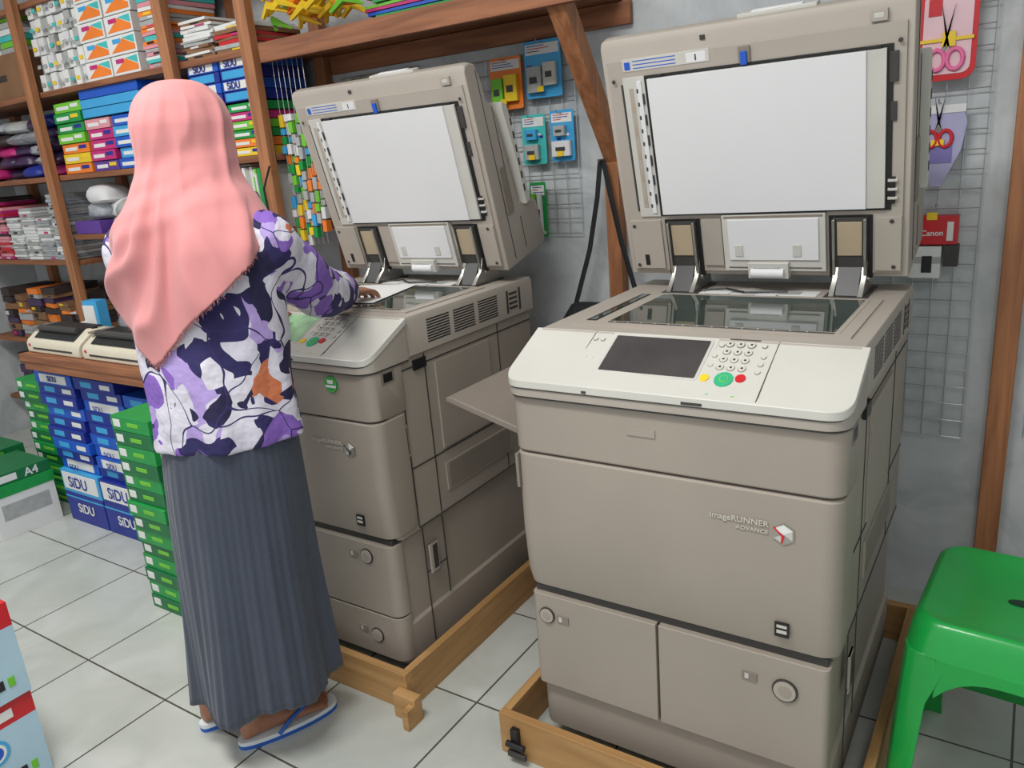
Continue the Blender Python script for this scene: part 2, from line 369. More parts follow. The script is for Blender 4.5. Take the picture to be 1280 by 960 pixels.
    b.build("lid_underside",g,bevel=.0012)
    b=MB(T)
    for x in (.125,.53):
        P=[(.585,1.03),(.735,1.03),(.72,1.07),(.68,1.10),(.645,1.12),(.63,1.07)]
        b.prismx(P,x,x+.012,chrome); b.prismx(P,x+.063,x+.075,chrome)
        b.prismx([(.60,1.031),(.73,1.031),(.70,1.09),(.64,1.10)],x+.012,x+.063,blk)
        b.cyl((x-.004,.66,1.065),(x+.079,.66,1.065),.009,chrome,12)
        b.box(x-.01,x+.085,.58,.74,1.029,1.034,dgrey)
    b.build("hinges",g,bevel=.001)
    if right:
        b=MB(T)
        b.prismy([(0.0,.775),(-.25,.845),(-.25,.855),(-.235,.857),(0.0,.792)],.09,.40,taupe_d)
        b.build("output_tray",g,bevel=.002)
        b=MB(T); b.box(-.004,.001,.08,.5,.80,.90,dgrey); b.build("output_slot",g)
    return g
gR=copier(-.92,1.33,True)
gL=copier(-2.03,1.34,False)
b=MB(); b.rot(-1.70,1.74,.21,.297,1.0375,1.0385,14,paper); b.build("paper_sheet")

# ------------------------------------------------------------ wooden plinth frames
def frame(x0,x1,y0,y1,name):
    g=group(name,((x0+x1)/2,(y0+y1)/2,0))
    b=MB(); b.box(x0,x1,y0,y0+.022,0,.115,plyX); b.box(x0,x1,y1-.022,y1,0,.115,plyX); b.build("rail_front",g,bevel=.002)
    b=MB(); b.box(x1-.022,x1,y0+.0225,y1-.0225,0,.115,plyY); b.box(x0,x0+.022,y0+.0225,y1-.0225,0,.115,plyY); b.build("rail_side",g,bevel=.002)
    return g
f1=frame(-2.10,-1.285,1.265,2.17,"wooden_plinth")
b=MB(); b.box(-1.31,-1.235,1.235,1.2645,0,.075,plyX); b.box(-1.255,-1.235,1.205,1.235,0,.06,plyX); b.build("block",f1,bevel=.002)
f2=frame(-.985,-.175,1.265,2.17,"wooden_plinth")
b=MB(); b.box(-.945,-.925,1.250,1.2645,.01,.09,blk); b.cyl((-.955,1.247,.05),(-.905,1.247,.05),.008,blk); b.box(-.95,-.90,1.24,1.25,.02,.035,dgrey); b.build("clamp",f2,bevel=.001)

# ------------------------------------------------------------ stool
def stool():
    cx,cy=.062,1.665
    g=group("plastic_stool",(cx,cy,0)); m=M("green_plastic",(20,158,66),.3,var=.04,coat=.2); md=M("hole_dark",(10,50,28),.6)
    b=MB(); k=1.045; yaw=Matrix.Translation((cx,cy,0))@Matrix.Rotation(math.radians(-4),4,'Z')@Matrix.Diagonal((1,1,k,1))
    def R(w,z,r): return [(x,y,z) for x,y in rrect(-w,w,-w,w,r,6)]
    b.loft([R(.115,.452,.03),R(.15,.462,.04),R(.168,.468,.05),R(.178,.462,.055),R(.184,.445,.055),R(.192,.40,.055),R(.187,.40,.05),R(.176,.44,.05),R(.11,.445,.03)],m,T=yaw)
    for sx in (-1,1):
        for sy in (-1,1):
            rings=[]
            for z,w,lw in ((.405,.190,.085),(.30,.197,.055),(.15,.205,.05),(.03,.211,.052),(0,.212,.055)):
                t=.008
                P=[(w,w-lw),(w,w-.03),(w-.009,w-.009),(w-.03,w),(w-lw,w),(w-lw,w-t),(w-.03,w-t),(w-.015,w-.015),(w-t,w-.03),(w-t,w-lw)]
                rings.append([(sx*x,sy*y,z) for x,y in P])
            b.loft(rings,m,T=yaw)
    for q in range(4):
        T=yaw@Matrix.Rotation(math.radians(90*q),4,'Z')
        n=12; top=[];bot=[]
        for i in range(n+1):
            x=-.13+.26*i/n; top.append((x,.402)); bot.append((x,.375-.06*abs(x/.13)**3))
        poly=top+bot[::-1]
        b.loft([[(x,-.192,z) for x,z in poly],[(x,-.185,z) for x,z in poly]],m,T=T)
        b.box(-.15,.15,-.2075,-.202,.09,.135,m,T=T)
    b.build("stool_body",g,bevel=.0015,angle=50)
    b=MB(); b.loft([[(cx-.01+.026*math.cos(a*.524),cy+.013*math.sin(a*.524),z) for a in range(12)] for z in (.4505*k,.4535*k)],md); b.build("hand_hole",g)
stool()

# ------------------------------------------------------------ shelving
sh=group("shelving_unit",(-3.8,2.2,0))
b=MB()
for x in (-4.02,-2.93,-2.45): b.box(x-.03,x+.03,2.06,2.095,0,2.93,woodZ)
for x in (-4.95,-4.02,-2.93,-2.45): b.box(x-.03,x+.03,2.41,2.445,0,2.93,woodZ)
b.build("posts",sh,bevel=.002)
b=MB()
for z in (1.485,1.865,2.25): b.box(-5.15,-2.42,2.10,2.44,z-.025,z,woodX)
for z in (1.07,.62,.25): b.box(-5.15,-3.99,2.10,2.44,z-.025,z,woodX)
b.box(-3.98,-2.42,2.10,2.44,1.175,1.2,woodX)
b.box(-2.418,-1.13,2.10,2.44,1.84,1.865,woodX); b.box(-2.40,-1.10,2.425,2.445,1.77,1.838,woodX); b.box(-2.40,-1.10,2.075,2.099,1.80,1.867,woodX)
b.build("boards",sh,bevel=.002)
b=MB(); b.prismx([(2.44,1.33),(2.44,1.42),(2.13,1.86),(2.05,1.86)],-1.205,-1.15,woodZ); b.box(-1.20,-1.15,2.40,2.448,.0,1.36,woodZ)
b.build("brace",sh,bevel=.002)
ct=group("counter_shelf",(-3.0,1.8,0))
b=MB(); b.box(-3.46,-2.12,1.48,2.04,.755,.785,woodX); b.box(-3.44,-2.14,1.485,1.505,.72,.755,woodX)
for x,y in ((-3.42,2.0),(-2.18,2.0),(-2.18,1.66)): b.box(x-.02,x+.02,y-.02,y+.02,0,.755,woodZ)
b.build("counter",ct,bevel=.002)

# ------------------------------------------------------------ shelf contents
def stack(b,x0,x1,y0,y1,z0,mats,h=.05,jit=.006,side=paper):
    z=z0
    for m in mats:
        dx=random.uniform(-jit,jit); dy=random.uniform(-jit,jit)
        b.box(x0+dx,x1+dx,y0+dy,y1+dy,z,z+h-.003,m)
        if side:
            b.box(x0+dx+.02,x0+dx+(x1-x0)*.55,y0+dy-.0012,y0+dy+.001,z+h*.25,z+h*.6,side)
            b.box(x0+dx+(x1-x0)*.62,x0+dx+(x1-x0)*.9,y0+dy-.0012,y0+dy+.001,z+h*.4,z+h*.75,random.choice([side,yel,navy]))
        z+=h
def pile(b,x0,x1,y0,y1,z0,z1,mats,h=(.012,.03),jit=.02,ang=4):
    z=z0
    while z<z1:
        t=random.uniform(*h); w=(x1-x0)-abs(random.uniform(0,jit)); d=(y1-y0)-abs(random.uniform(0,jit))
        px=(x0+x1)/2+random.uniform(-jit,jit)/2; a=random.uniform(-ang,ang)
        b.rot(px,(y0+y1)/2,w,d,z,z+t*.9,a,random.choice(mats))
        if random.random()<.45: b.rot(px+random.uniform(-.03,.03),(y0+y1)/2,w*.3,d+.004,z+t*.2,z+t*.7,a,random.choice([padw,yel,gpap,mag,blk]))
        z+=t
def upright(b,x0,x1,y0,y1,z0,z1,mats,t=(.01,.03)):
    x=x0
    while x<x1:
        w=random.uniform(*t); b.box(x,x+w*.92,y0+random.uniform(0,.03),y1,z0,z1-random.uniform(0,.05),random.choice(mats)); x+=w
def bag(b,cx,cy,w,d,z0,h,mat):
    rings=[]; s=random.random()*50
    for i,(f,r) in enumerate(((0,.80),(.15,1.),(.4,1.02),(.65,.92),(.85,.7),(1,.25))):
        R=[]
        for k in range(14):
            t=2*math.pi*k/14; c,sn=math.cos(t),math.sin(t); q=(abs(c)**.6*(1 if c>0 else -1),abs(sn)**.6*(1 if sn>0 else -1))
            m=r*(1+.22*noise.noise(Vector((c*1.5,sn*1.5,f*3+s)))); R.append((cx+q[0]*w/2*m,cy+q[1]*d/2*m,z0+h*f))
        rings.append(R)
    b.loft(rings,mat)

b=MB()
for r in range(5):
    for c in range(4):
        x=-3.98+c*.205+random.uniform(-.008,.008); z=1.867+r*.078
        if c>=2:
            b.box(x,x+.195,2.11,2.26,z,z+.074,paper); b.prismy([(x+.01,z+.01),(x+.10,z+.06),(x+.185,z+.03),(x+.185,z+.01)],2.1085,2.11,orng); b.prismy([(x+.10,z+.062),(x+.185,z+.034),(x+.185,z+.066)],2.1085,2.11,teal); b.box(x+.03,x+.09,2.1080,2.109,z+.045,z+.062,(mag,cyan)[r%2])
        else:
            for q in range(4): b.box(x+q*.05,x+q*.05+.046,2.11+random.uniform(0,.03),2.30,z,z+.072,(paper,gpap,paper,padw)[(r+q)%4]); b.box(x+q*.05+.008,x+q*.05+.036,2.1085,2.111,z+.02,z+.036,(gpap,teal,yel,gpap)[(r*3+q)%4])
b.build("tissue_box_stack",bevel=.002)
b=MB(); pile(b,-3.13,-2.97,2.11,2.38,1.867,2.22,[pinkp,paper,gpap,pinkp,orng,teal],h=(.01,.02)); pile(b,-2.88,-2.70,2.11,2.38,1.867,2.00,[gpap,brownb,paper,padw],h=(.008,.016)); pile(b,-2.68,-2.49,2.11,2.38,1.867,1.96,[brownb,paper,gpap,red],h=(.008,.016)); b.build("notebook_stack")
b=MB()
stack(b,-3.95,-3.72,2.12,2.38,1.487,[orng,yel,orng,lime,grn,grn,lime],.046)
stack(b,-3.70,-3.50,2.12,2.38,1.487,[purp,mag,mag,mag,pinkp],.046)
stack(b,-3.48,-3.20,2.12,2.38,1.487,[blue,cyan,blue,cyan,blue],.046)
stack(b,-3.70,-3.24,2.12,2.38,1.722,[cyan,cyan,blue],.04,side=None)
stack(b,-3.18,-2.98,2.12,2.38,1.487,[grn,lime,grn,cyan,blue,cyan],.048)
stack(b,-2.89,-2.70,2.12,2.38,1.487,[yel,lime,grn,mag,lime,grn],.033); stack(b,-2.69,-2.49,2.12,2.38,1.487,[yel,orng,grn,lime,mag,grn],.033)
for i in range(2):
    x=-2.89+i*.2
    for k,m in enumerate((navy,paper,navy,paper)):
        z=1.69+k*.04; b.box(x,x+.19,2.12,2.38,z,z+.037,blue if m==paper else navy); b.box(x+.01,x+.16,2.1185,2.12,z+.004,z+.033,paper if k%2 else cyan)
o=b.build("coloured_paper_reams",bevel=.002)
for x in (-2.62,-2.81):
    text("SiDU",.036,(x,2.116,1.828),(90,0,0),navy,o,ext=.0005); text("SiDU",.036,(x,2.116,1.748),(90,0,0),navy,o)
b=MB(); upright(b,-2.90,-2.50,2.11,2.38,1.202,1.45,[lime,paper,paper,gpap,grn,padw],t=(.008,.02)); b.build("exercise_book_row")
b=MB()
for i in range(9): bag(b,-3.86+random.uniform(0,.55),2.2+random.uniform(-.02,.1),.2,.16,1.202+ (i//4)*.07,.09,random.choice([clearp,gpap,clearp,padw]))
b.box(-3.96,-3.74,2.105,2.25,1.202,1.262,purp); b.build("plastic_bag_pile",smooth=True,angle=60)
b=MB(); b.box(-4.75,-4.08,2.12,2.40,1.867,2.07,brownb); b.box(-4.6,-4.3,2.119,2.121,1.95,1.98,dkbr); b.build("cardboard_box",bevel=.003)
b=MB()
for r in range(6): 
    for c in range(3): b.box(-4.72+c*.2,-4.54+c*.2,2.14,2.36,2.072+r*.028,2.097+r*.028,(teal,paper,gpap,lime)[(r+c)%4])
b.build("soap_pack_stack")
b=MB()
for i in range(7):
    for k in range(5): bag(b,-4.98+i*.145+random.uniform(-.02,.02),2.22+random.uniform(-.04,.05),.17,.2,1.487+k*.055+random.uniform(0,.015),.06,random.choice([dkpu,dkpu,yel,mag,dkbr,gpap,navy,clearp]))
b.build("plastic_folder_pile",smooth=True,angle=60)
b=MB()
for i in range(6): pile(b,-4.98+i*.155,-4.84+i*.155,2.11,2.38,1.072,1.22+random.uniform(.05,.2),[[mag,red,pinkp,dkbr],[gpap,paper,paper],[gpap,clearp,paper]][min(2,i//2)],h=(.008,.02),ang=3)
b.build("envelope_stack")
b=MB()
for i in range(6): pile(b,-4.98+i*.155,-4.84+i*.155,2.12,2.38,.622,.78+random.uniform(.05,.2),[brownb,dkbr,gpap,dkpu,brownb,orng],h=(.02,.05),ang=10)
for i in range(6): pile(b,-4.98+i*.155,-4.84+i*.155,2.12,2.38,.252,.40+random.uniform(0,.15),[dkbr,dkbr,brownb,dkpu],h=(.03,.06),ang=10)
b.build("parcel_pile")
b=MB()
for i in range(12): bag(b,-3.30+(i%6)*.12+random.uniform(-.02,.02),1.93+random.uniform(-.01,.03),.16,.14,.787+(i//6)*.10,.13,random.choice([clearp,gpap,dkbr,clearp,brownb,clearp]))
b.build("packaged_goods_pile",smooth=True,angle=60)
b=MB(); b.rot(-3.385,1.80,.09,.05,.786,.95,8,cyan); b.rot(-3.39,1.772,.07,.004,.81,.93,8,paper); b.rot(-3.43,1.77,.03,.03,.786,.86,20,paper); b.build("glue_bottle_box")
b=MB()
for i in range(60):
    x=-2.40+random.uniform(0,.36); m=random.choice([yel,yel,yel,lime,orng]); a=random.uniform(-.05,.05); z=1.90+random.uniform(.0,.16)
    p=Vector((x,2.10+random.uniform(-.04,.12),z)); b.tube([p,p+Vector((a+.05,-.02,.03)),p+Vector((a+.1,.02,.01+random.uniform(-.02,.03)))],[.008,.016,.004],m,6)
b.build("yellow_artificial_flowers")
b=MB()
for i,m in enumerate((red,grn,blue,mag,lime,grn,red,yel,blue,grn)):
    b.rot(-1.68+random.uniform(-.03,.03),2.26,.48,.22,1.867+i*.012,1.867+i*.012+.009,random.uniform(-4,4),m)
b.build("plastic_folder_stack")

# ------------------------------------------------------------ laminators
cream=M("cream_plastic",(206,198,178),.45,var=.03)
def laminator(x,y,w=.36):
    g=group("laminator",(x,y,.786)); T=Matrix.Translation((x,y,.786))
    b=MB(T); b.prismx([(-.095,.0),(.10,0),(.10,.07),(.05,.095),(-.02,.10),(-.085,.055),(-.095,.04)],-w/2,w/2,cream)
    b.build("body",g,bevel=.006)
    b=MB(T); b.prismx([(-.082,.062),(-.03,.103),(.045,.103),(.06,.086),(.05,.08),(-.05,.06)],-w/2+.05,w/2-.05,blk)
    b.tube([(-w/2+.06,-.05,.096),(w/2-.06,-.05,.096)],.014,dgrey,10)
    b.box(-w/2+.008,-w/2+.042,-.06,.04,.094,.101,taupe_d); b.cyl((w/2-.025,.0,.094),(w/2-.025,.0,.108),.012,blk,14)
    b.box(-w/2+.05,w/2-.05,-.0965,-.08,.016,.024,dgrey); b.box(-w/2+.02,-w/2+.035,-.097,-.09,.028,.038,red)
    b.build("feed_slot",g,bevel=.001)
laminator(-3.245,1.61,.40); laminator(-2.81,1.61,.42)

# ------------------------------------------------------------ floor stock
b=MB(); pos=[]
for c in range(3):
    x=-3.50+c*.31
    b.box(x,x+.30,1.54,1.78,0,.14,navy); b.box(x,x+.30,1.54,1.78,.1405,.245,cyan if c==0 else navy); b.box(x+.01,x+.28,1.5385,1.541,.155,.235,paper)
    b.box(x,x+.30,1.538,1.5405,.115,.122,cyan); pos.append((x+.13,.19)); pos.append((x+.15,.07))
z=.247
rows=[[paper,navy,blue],[navy,paper,paper],[blue,paper,navy],[navy,blue,paper],[navy,navy,paper],[blue,navy,navy],[navy,paper,blue],[navy,navy,blue],[paper,navy,navy]]
for r,row in enumerate(rows):
    for c in range(3):
        if r>=8 and c==2: continue
        x=-3.50+c*.31+random.uniform(-.012,.012); y=1.55+random.uniform(-.012,.012)
        b.box(x,x+.29,y,y+.22,z,z+.049,blue if row[c]==paper else row[c])
        if row[c]==paper: b.box(x+.04,x+.25,y-.0012,y+.001,z+.006,z+.043,paper)
        else: b.box(x+.05,x+.13,y-.0012,y+.001,z+.012,z+.036,cyan); b.box(x+.19,x+.26,y-.0012,y+.001,z+.014,z+.034,paper)
    z+=.0495
o=b.build("blue_paper_ream_stack",bevel=.002)
for i,(x,zz) in enumerate(pos): text("SiDU",.07 if zz>.1 else .06,(x,1.5375,zz),(90,0,0),navy if zz>.1 else paper,o,ext=.0004)
zz=.247
for r,row in enumerate(rows):
    for c in range(3):
        if row[c]==paper: text("SiDU",.034,(-3.5+c*.31+.14,1.5355,zz+.0245),(90,0,0),navy,o,ext=.0004)
    zz+=.0495
def greenstack(x,y,w,d,n,name):
    b=MB()
    for i in range(n):
        dx=random.uniform(-.008,.008); dy=random.uniform(-.008,.008); z=i*.0505
        b.box(x+dx,x+w+dx,y+dy,y+d+dy,z,z+.049,grn if i%2 else dgrn)
        b.box(x+dx+.012,x+dx+.05,y+dy-.0012,y+dy+.001,z+.012,z+.038,paper); b.box(x+dx+.09,x+dx+w-.06,y+dy-.0012,y+dy+.001,z+.018,z+.032,lime)
        b.box(x+w+dx-.001,x+w+dx+.0012,y+dy+.02,y+dy+.1,z+.012,z+.036,paper)
    return b.build(name,bevel=.002)
greenstack(-2.46,1.27,.21,.20,14,"green_paper_ream_stack")
greenstack(-3.86,1.62,.24,.22,12,"green_paper_ream_stack")
b=MB(); 
b.box(-3.84,-3.56,1.27,1.53,0,.185,paper); b.box(-3.561,-3.5585,1.30,1.50,.08,.15,gpap); b.box(-3.845,-3.555,1.265,1.535,.186,.235,grn)
b.box(-3.84,-3.56,1.27,1.53,.236,.285,dgrn); b.box(-3.5595,-3.5585,1.29,1.39,.246,.276,paper)
b.box(-4.15,-3.87,1.20,1.46,0,.185,paper); b.box(-4.15,-3.87,1.20,1.46,.186,.24,grn)
b.rot(-4.0,1.38,.30,.22,.242,.285,20,lime); b.rot(-4.0,1.38,.12,.222,.25,.275,20,paper)
b.box(-4.12,-3.88,1.47,1.58,0,.298,dgrn)
o=b.build("paper_carton",bevel=.002); text("A4",.05,(-3.557,1.45,.26),(90,0,90),paper,o); text("A4",.045,(-3.70,1.263,.21),(90,0,0),paper,o)

b=MB()
x1=-1.975;y0=.50; ibl=M("ink_box_blue",(170,200,216),.35,var=.05)
for k,z in enumerate((0,.248)):
    d=.012*k
    b.box(x1-.22+d,x1+d,y0,y0+.17,z,z+.184,ibl); b.box(x1-.22+d,x1+d,y0,y0+.17,z+.1842,z+.246,red)
    b.box(x1+d-.2,x1+d-.02,y0-.0012,y0,z+.02,z+.16,paper)
    b.cyl((x1+d,y0+.06,z+.130),(x1+d+.0025,y0+.06,z+.130),.034,cyan,20); b.cyl((x1+d,y0+.06,z+.130),(x1+d+.0032,y0+.06,z+.130),.026,paper,20); b.cyl((x1+d,y0+.06,z+.130),(x1+d+.0036,y0+.06,z+.130),.019,blue,20)
    for i,m in enumerate((yel,mag,cyan,blk,lime)): b.box(x1+d,x1+d+.0022,y0+.03+i*.024,y0+.045+i*.024,z+.035,z+.06,m)
    b.box(x1+d,x1+d+.0022,y0+.02,y0+.12,z+.20,z+.225,paper)
b.build("ink_cartridge_box",bevel=.001)

# ------------------------------------------------------------ wire grids & hanging goods
def grid(x0,x1,z0,z1,name,st=.05,y=2.432):
    b=MB(); x=x0
    while x<=x1+.001: b.tube([(x,y,z0),(x,y,z1)],.0016,wire,5); x+=st
    z=z0
    while z<=z1+.001: b.tube([(x0,y-.003,z),(x1,y-.003,z)],.0016,wire,5); z+=st
    return b.build(name,smooth=True)
grid(-.47,-.12,.53,1.93,"wire_grid_panel"); grid(-1.86,-1.31,1.13,1.73,"wire_grid_panel"); grid(-2.36,-1.95,1.1,1.75,"wire_grid_panel"); grid(.03,.33,.55,1.3,"wire_grid_panel")
def hook(b,x,z,y=2.43): b.tube([(x,y,z),(x,y-.05,z),(x,y-.055,z+.01)],.002,wire,6)
def card(b,x0,x1,z0,z1,y,mat,r=.008,t=.003):
    b.loft([[(x,yy,z) for x,z in rrect(x0,x1,z0,z1,r,4)] for yy in (y,y+t)],mat)
def scissors(b,cx,cz,y,mat,s=1.):
    for sg in (-1,1):
        pts=[(cx+sg*.016*s+.014*s*math.cos(t*math.pi/6),y,cz-.035*s+.019*s*math.sin(t*math.pi/6)) for t in range(13)]
        b.tube(pts,.0045*s,mat,6,cap=False,up=(0,1,0))
        b.prismy([(cx+sg*.008*s,cz-.02*s),(cx+sg*.002*s,cz-.018*s),(cx-sg*.012*s,cz+.065*s),(cx-sg*.003*s,cz+.01*s)],y-.002,y+.001,chrome)
b=MB(); card(b,-.292,-.158,1.505,1.73,2.405,red,.03,.008); card(b,-.280,-.170,1.52,1.715,2.4035,M("pack_pink",(226,190,198),.3),.02,.003)
scissors(b,-.225,1.60,2.40,M("pink_plastic",(226,110,160),.4,var=0),1.3); b.box(-.285,-.165,2.399,2.402,1.598,1.606,yel); b.box(-.235,-.205,2.398,2.402,1.585,1.62,yel); b.box(-.27,-.24,2.4015,2.4035,1.66,1.70,red); hook(b,-.225,1.73); b.build("scissors_pack",bevel=.001)
b=MB(); y=2.408
b.loft([[(x,yy,z) for x,z in ((-.285,1.43),(-.175,1.43),(-.165,1.40),(-.175,1.33),(-.215,1.24),(-.24,1.24),(-.285,1.33),(-.295,1.40))] for yy in (y,y+.006)],M("lilac_pouch",(168,164,198),.25,var=.1))
b.box(-.29,-.17,y-.002,y,1.425,1.445,padw); b.box(-.265,-.195,y-.002,y,1.30,1.345,M("lilac_dark",(120,112,170),.4)); scissors(b,-.23,1.40,y-.004,red,1.1); b.box(-.245,-.215,y-.008,y-.004,1.345,1.36,yel); hook(b,-.23,1.45); b.build("scissors_pack",bevel=.001)
b=MB(); b.box(-.27,-.165,2.38,2.425,1.09,1.165,red); b.box(-.275,-.20,2.375,2.424,1.0,1.085,paper); b.box(-.245,-.22,2.373,2.376,1.015,1.06,blk); b.box(-.195,-.16,2.385,2.42,1.03,1.088,dgrey); b.box(-.19,-.175,2.378,2.381,1.1,1.15,paper); b.box(-.24,-.215,2.378,2.381,1.155,1.175,yel); b.box(-.275,-.20,2.3735,2.376,1.04,1.058,gpap); hook(b,-.22,1.19)
o=b.build("ink_cartridge_pack",bevel=.001); text("Canon",.02,(-.225,2.379,1.12),(90,0,0),paper,o)
def blister(x0,x1,z0,z1,cm,items,name):
    b=MB(); card(b,x0,x1,z0,z1,2.41,cm); w=x1-x0;h=z1-z0
    b.box(x0+.006,x1-.006,2.4085,2.411,z1-h*.24,z1-h*.06,paper)
    for j in range(3): b.box(x0+.012,x0+.012+w*random.uniform(.3,.7),2.408,2.409,z1-h*(.10+.045*j),z1-h*(.085+.045*j),random.choice([red,navy,dgrey]))
    for j in range(4):
        fx=random.uniform(.05,.75); fz=random.uniform(.05,.65); b.box(x0+fx*w,x0+(fx+.15)*w,2.4083,2.4105,z0+fz*h,z0+(fz+.05)*h,random.choice([paper,yel,padw,navy]))
    for (fx,fz,fw,fh,m) in items:
        b.lrr([(z0+fz*h,x0+fx*w,x0+(fx+fw)*w,2.39,2.41,.006),(z0+(fz+fh)*h,x0+fx*w,x0+(fx+fw)*w,2.39,2.41,.006)],m)
        b.box(x0+(fx+fw*.25)*w,x0+(fx+fw*.75)*w,2.388,2.3905,z0+(fz+fh*.35)*h,z0+(fz+fh*.6)*h,dgrey)
    b.box((x0+x1)/2-.012,(x0+x1)/2+.012,2.386,2.389,z0+h*.1,z0+h*.2,yel)
    hook(b,(x0+x1)/2,z1-.01); return b.build(name,bevel=.0015)
blister(-1.63,-1.50,1.56,1.73,orng,[(.1,.1,.35,.5,lime),(.5,.15,.4,.5,yel)],"stationery_pack")
blister(-1.485,-1.345,1.585,1.765,cyan,[(.1,.1,.4,.45,gpap),(.55,.2,.35,.4,offw)],"stationery_pack")
blister(-1.515,-1.42,1.37,1.535,teal,[(.15,.1,.6,.3,gpap),(.2,.5,.5,.2,cyan)],"stationery_pack")
blister(-1.40,-1.31,1.375,1.54,cyan,[(.1,.1,.8,.3,padw),(.2,.5,.5,.2,gpap)],"stationery_pack")
blister(-1.50,-1.435,1.12,1.31,grn,[(.2,.1,.25,.7,lime),(.55,.1,.25,.7,padw)],"glue_pack")
b=MB(); rc=[yel,orng,cyan,paper,lime,gpap,red,padw,gpap,padw]
for i in range(9):
    x=-2.36+i*.045; z=1.72
    while z>1.15+.02*(i%3):
        b.ell((x+random.uniform(-.008,.008),2.40+random.uniform(-.01,.01),z),(.016,.012,.018),random.choice(rc),nu=8,nv=6); z-=.04
b.build("hanging_trinket_strings",smooth=True)
b=MB()
for i in range(7):
    x=-2.41+i*.026; z=1.62
    b.tube([(x+.01,2.13,1.83),(x+.01,2.13,1.14)],.0015,wire,5)
    while z>1.15+random.uniform(0,.08):
        hh=random.uniform(.02,.045); b.box(x,x+.021,2.12+random.uniform(0,.02),2.15,z-hh,z,random.choice([lime,grn,yel,padw,gpap,gpap,orng,cyan])); z-=hh+.006
b.build("hanging_sachet_strips",bevel=.002)
b=MB(); 
b.tube([(-1.20,2.375,1.37),(-1.215,2.37,1.25),(-1.25,2.365,1.08),(-1.305,2.35,.90),(-1.31,2.34,.80)],[.009]*5,blkcloth,8,flat=.35)
b.tube([(-1.19,2.375,1.37),(-1.165,2.37,1.25),(-1.13,2.365,1.10),(-1.08,2.35,.95),(-1.06,2.34,.80)],[.009]*5,blkcloth,8,flat=.35)
b.lrr([(.62,-1.33,-1.04,2.27,2.38,.03),(.66,-1.35,-1.02,2.25,2.385,.04),(.84,-1.34,-1.03,2.26,2.385,.04),(.90,-1.31,-1.06,2.30,2.37,.03)],blkcloth)
b.cyl((-1.195,2.35,1.37),(-1.195,2.40,1.37),.004,chrome,8); b.build("shoulder_bag",smooth=True)
b=MB(); b.tube([(-2.40,2.04,1.44),(-2.44,2.03,1.36),(-2.42,2.02,1.24),(-2.47,2.01,1.12),(-2.43,2.02,1.0),(-2.39,2.03,.85)],.004,blk,6); b.tube([(-2.62,2.05,1.42),(-2.56,2.03,1.36),(-2.47,2.02,1.35),(-2.42,2.02,1.24)],.003,blk,6); b.build("power_cable",smooth=True)

# ------------------------------------------------------------ WOMAN
W=group("woman",(-1.55,1.05,0))
yaw=math.radians(20); Rv=Vector((math.cos(yaw),math.sin(yaw),0)); Fv=Vector((-math.sin(yaw),math.cos(yaw),0))
def interp(tab,z):
    tab=sorted(tab); n=len(tab)
    if z<=tab[0][0]: return tab[0][1:]
    if z>=tab[-1][0]: return tab[-1][1:]
    for i in range(n-1):
        if z<=tab[i+1][0]:
            z0,z1=tab[i][0],tab[i+1][0]; h=z1-z0; t=(z-z0)/h; out=[]
            for c in range(1,len(tab[0])):
                p0,p1=tab[i][c],tab[i+1][c]
                def slope(j):
                    if j==0: return (tab[1][c]-tab[0][c])/(tab[1][0]-tab[0][0])
                    if j==n-1: return (tab[j][c]-tab[j-1][c])/(tab[j][0]-tab[j-1][0])
                    a=(tab[j][c]-tab[j-1][c])/(tab[j][0]-tab[j-1][0]); q=(tab[j+1][c]-tab[j][c])/(tab[j+1][0]-tab[j][0])
                    return 0 if a*q<=0 else 2*a*q/(a+q)
                m0,m1=slope(i)*h,slope(i+1)*h
                out.append((2*t**3-3*t*t+1)*p0+(t**3-2*t*t+t)*m0+(-2*t**3+3*t*t)*p1+(t**3-t*t)*m1)
            return tuple(out)
def ring(c,a,bb,z,n,fn=None):
    out=[]
    for k in range(n):
        t=2*math.pi*k/n; m=1+(fn(t,z) if fn else 0)
        p=Vector((c[0],c[1],z))+Rv*(a*m*math.cos(t))+Fv*(bb*m*math.sin(t)); out.append(tuple(p))
    return out
def cloth_mat(name,col,rough=.85,bs=260,bump=.25,var=.08):
    m=M(name,col,rough,var=var,vs=9,bump=bump,bs=bs); m.node_tree.nodes["Principled BSDF"].inputs["Sheen Weight"].default_value=.15; return m
skm=cloth_mat("skirt_cloth",(60,67,82))
def pleat(t,z):
    k=max(0,min(1,(.92-z)/.75)); ph=2.2*noise.noise(Vector((math.cos(t)*1.3,math.sin(t)*1.3,z*.7)))
    fine=math.sin(54*t+ph*3)*.5
    n1=noise.noise(Vector((math.cos(t)*4.2,math.sin(t)*4.2,z*.5)))
    big=math.sin(7*t+1.5*ph+.8)*.55+n1*1.3
    return fine*(.007+.011*k)+big*(.10*k**1.2)
tabS=[(.15,.184,.166,-1.562,1.05),(.30,.178,.160,-1.555,1.05),(.50,.170,.150,-1.545,1.048),(.70,.164,.142,-1.53,1.046),(.86,.154,.134,-1.515,1.045),(.93,.135,.112,-1.51,1.045)]
b=MB(); rings=[]
for i in range(41):
    z=.15+.78*i/40
    a,bb,x,y=interp(tabS,z); rings.append([(p[0],p[1],p[2]+(1-i/40)**3*(-.018*math.cos(2*math.pi*k/360-2.6)+.012*math.sin(10*math.pi*k/360*1))) for k,p in enumerate(ring((x,y),a,bb,z,360,pleat))])
b.loft(rings,skm,cap=False); o=b.build("skirt",W,smooth=True,angle=180)
md=o.modifiers.new("sol","SOLIDIFY"); md.thickness=.002
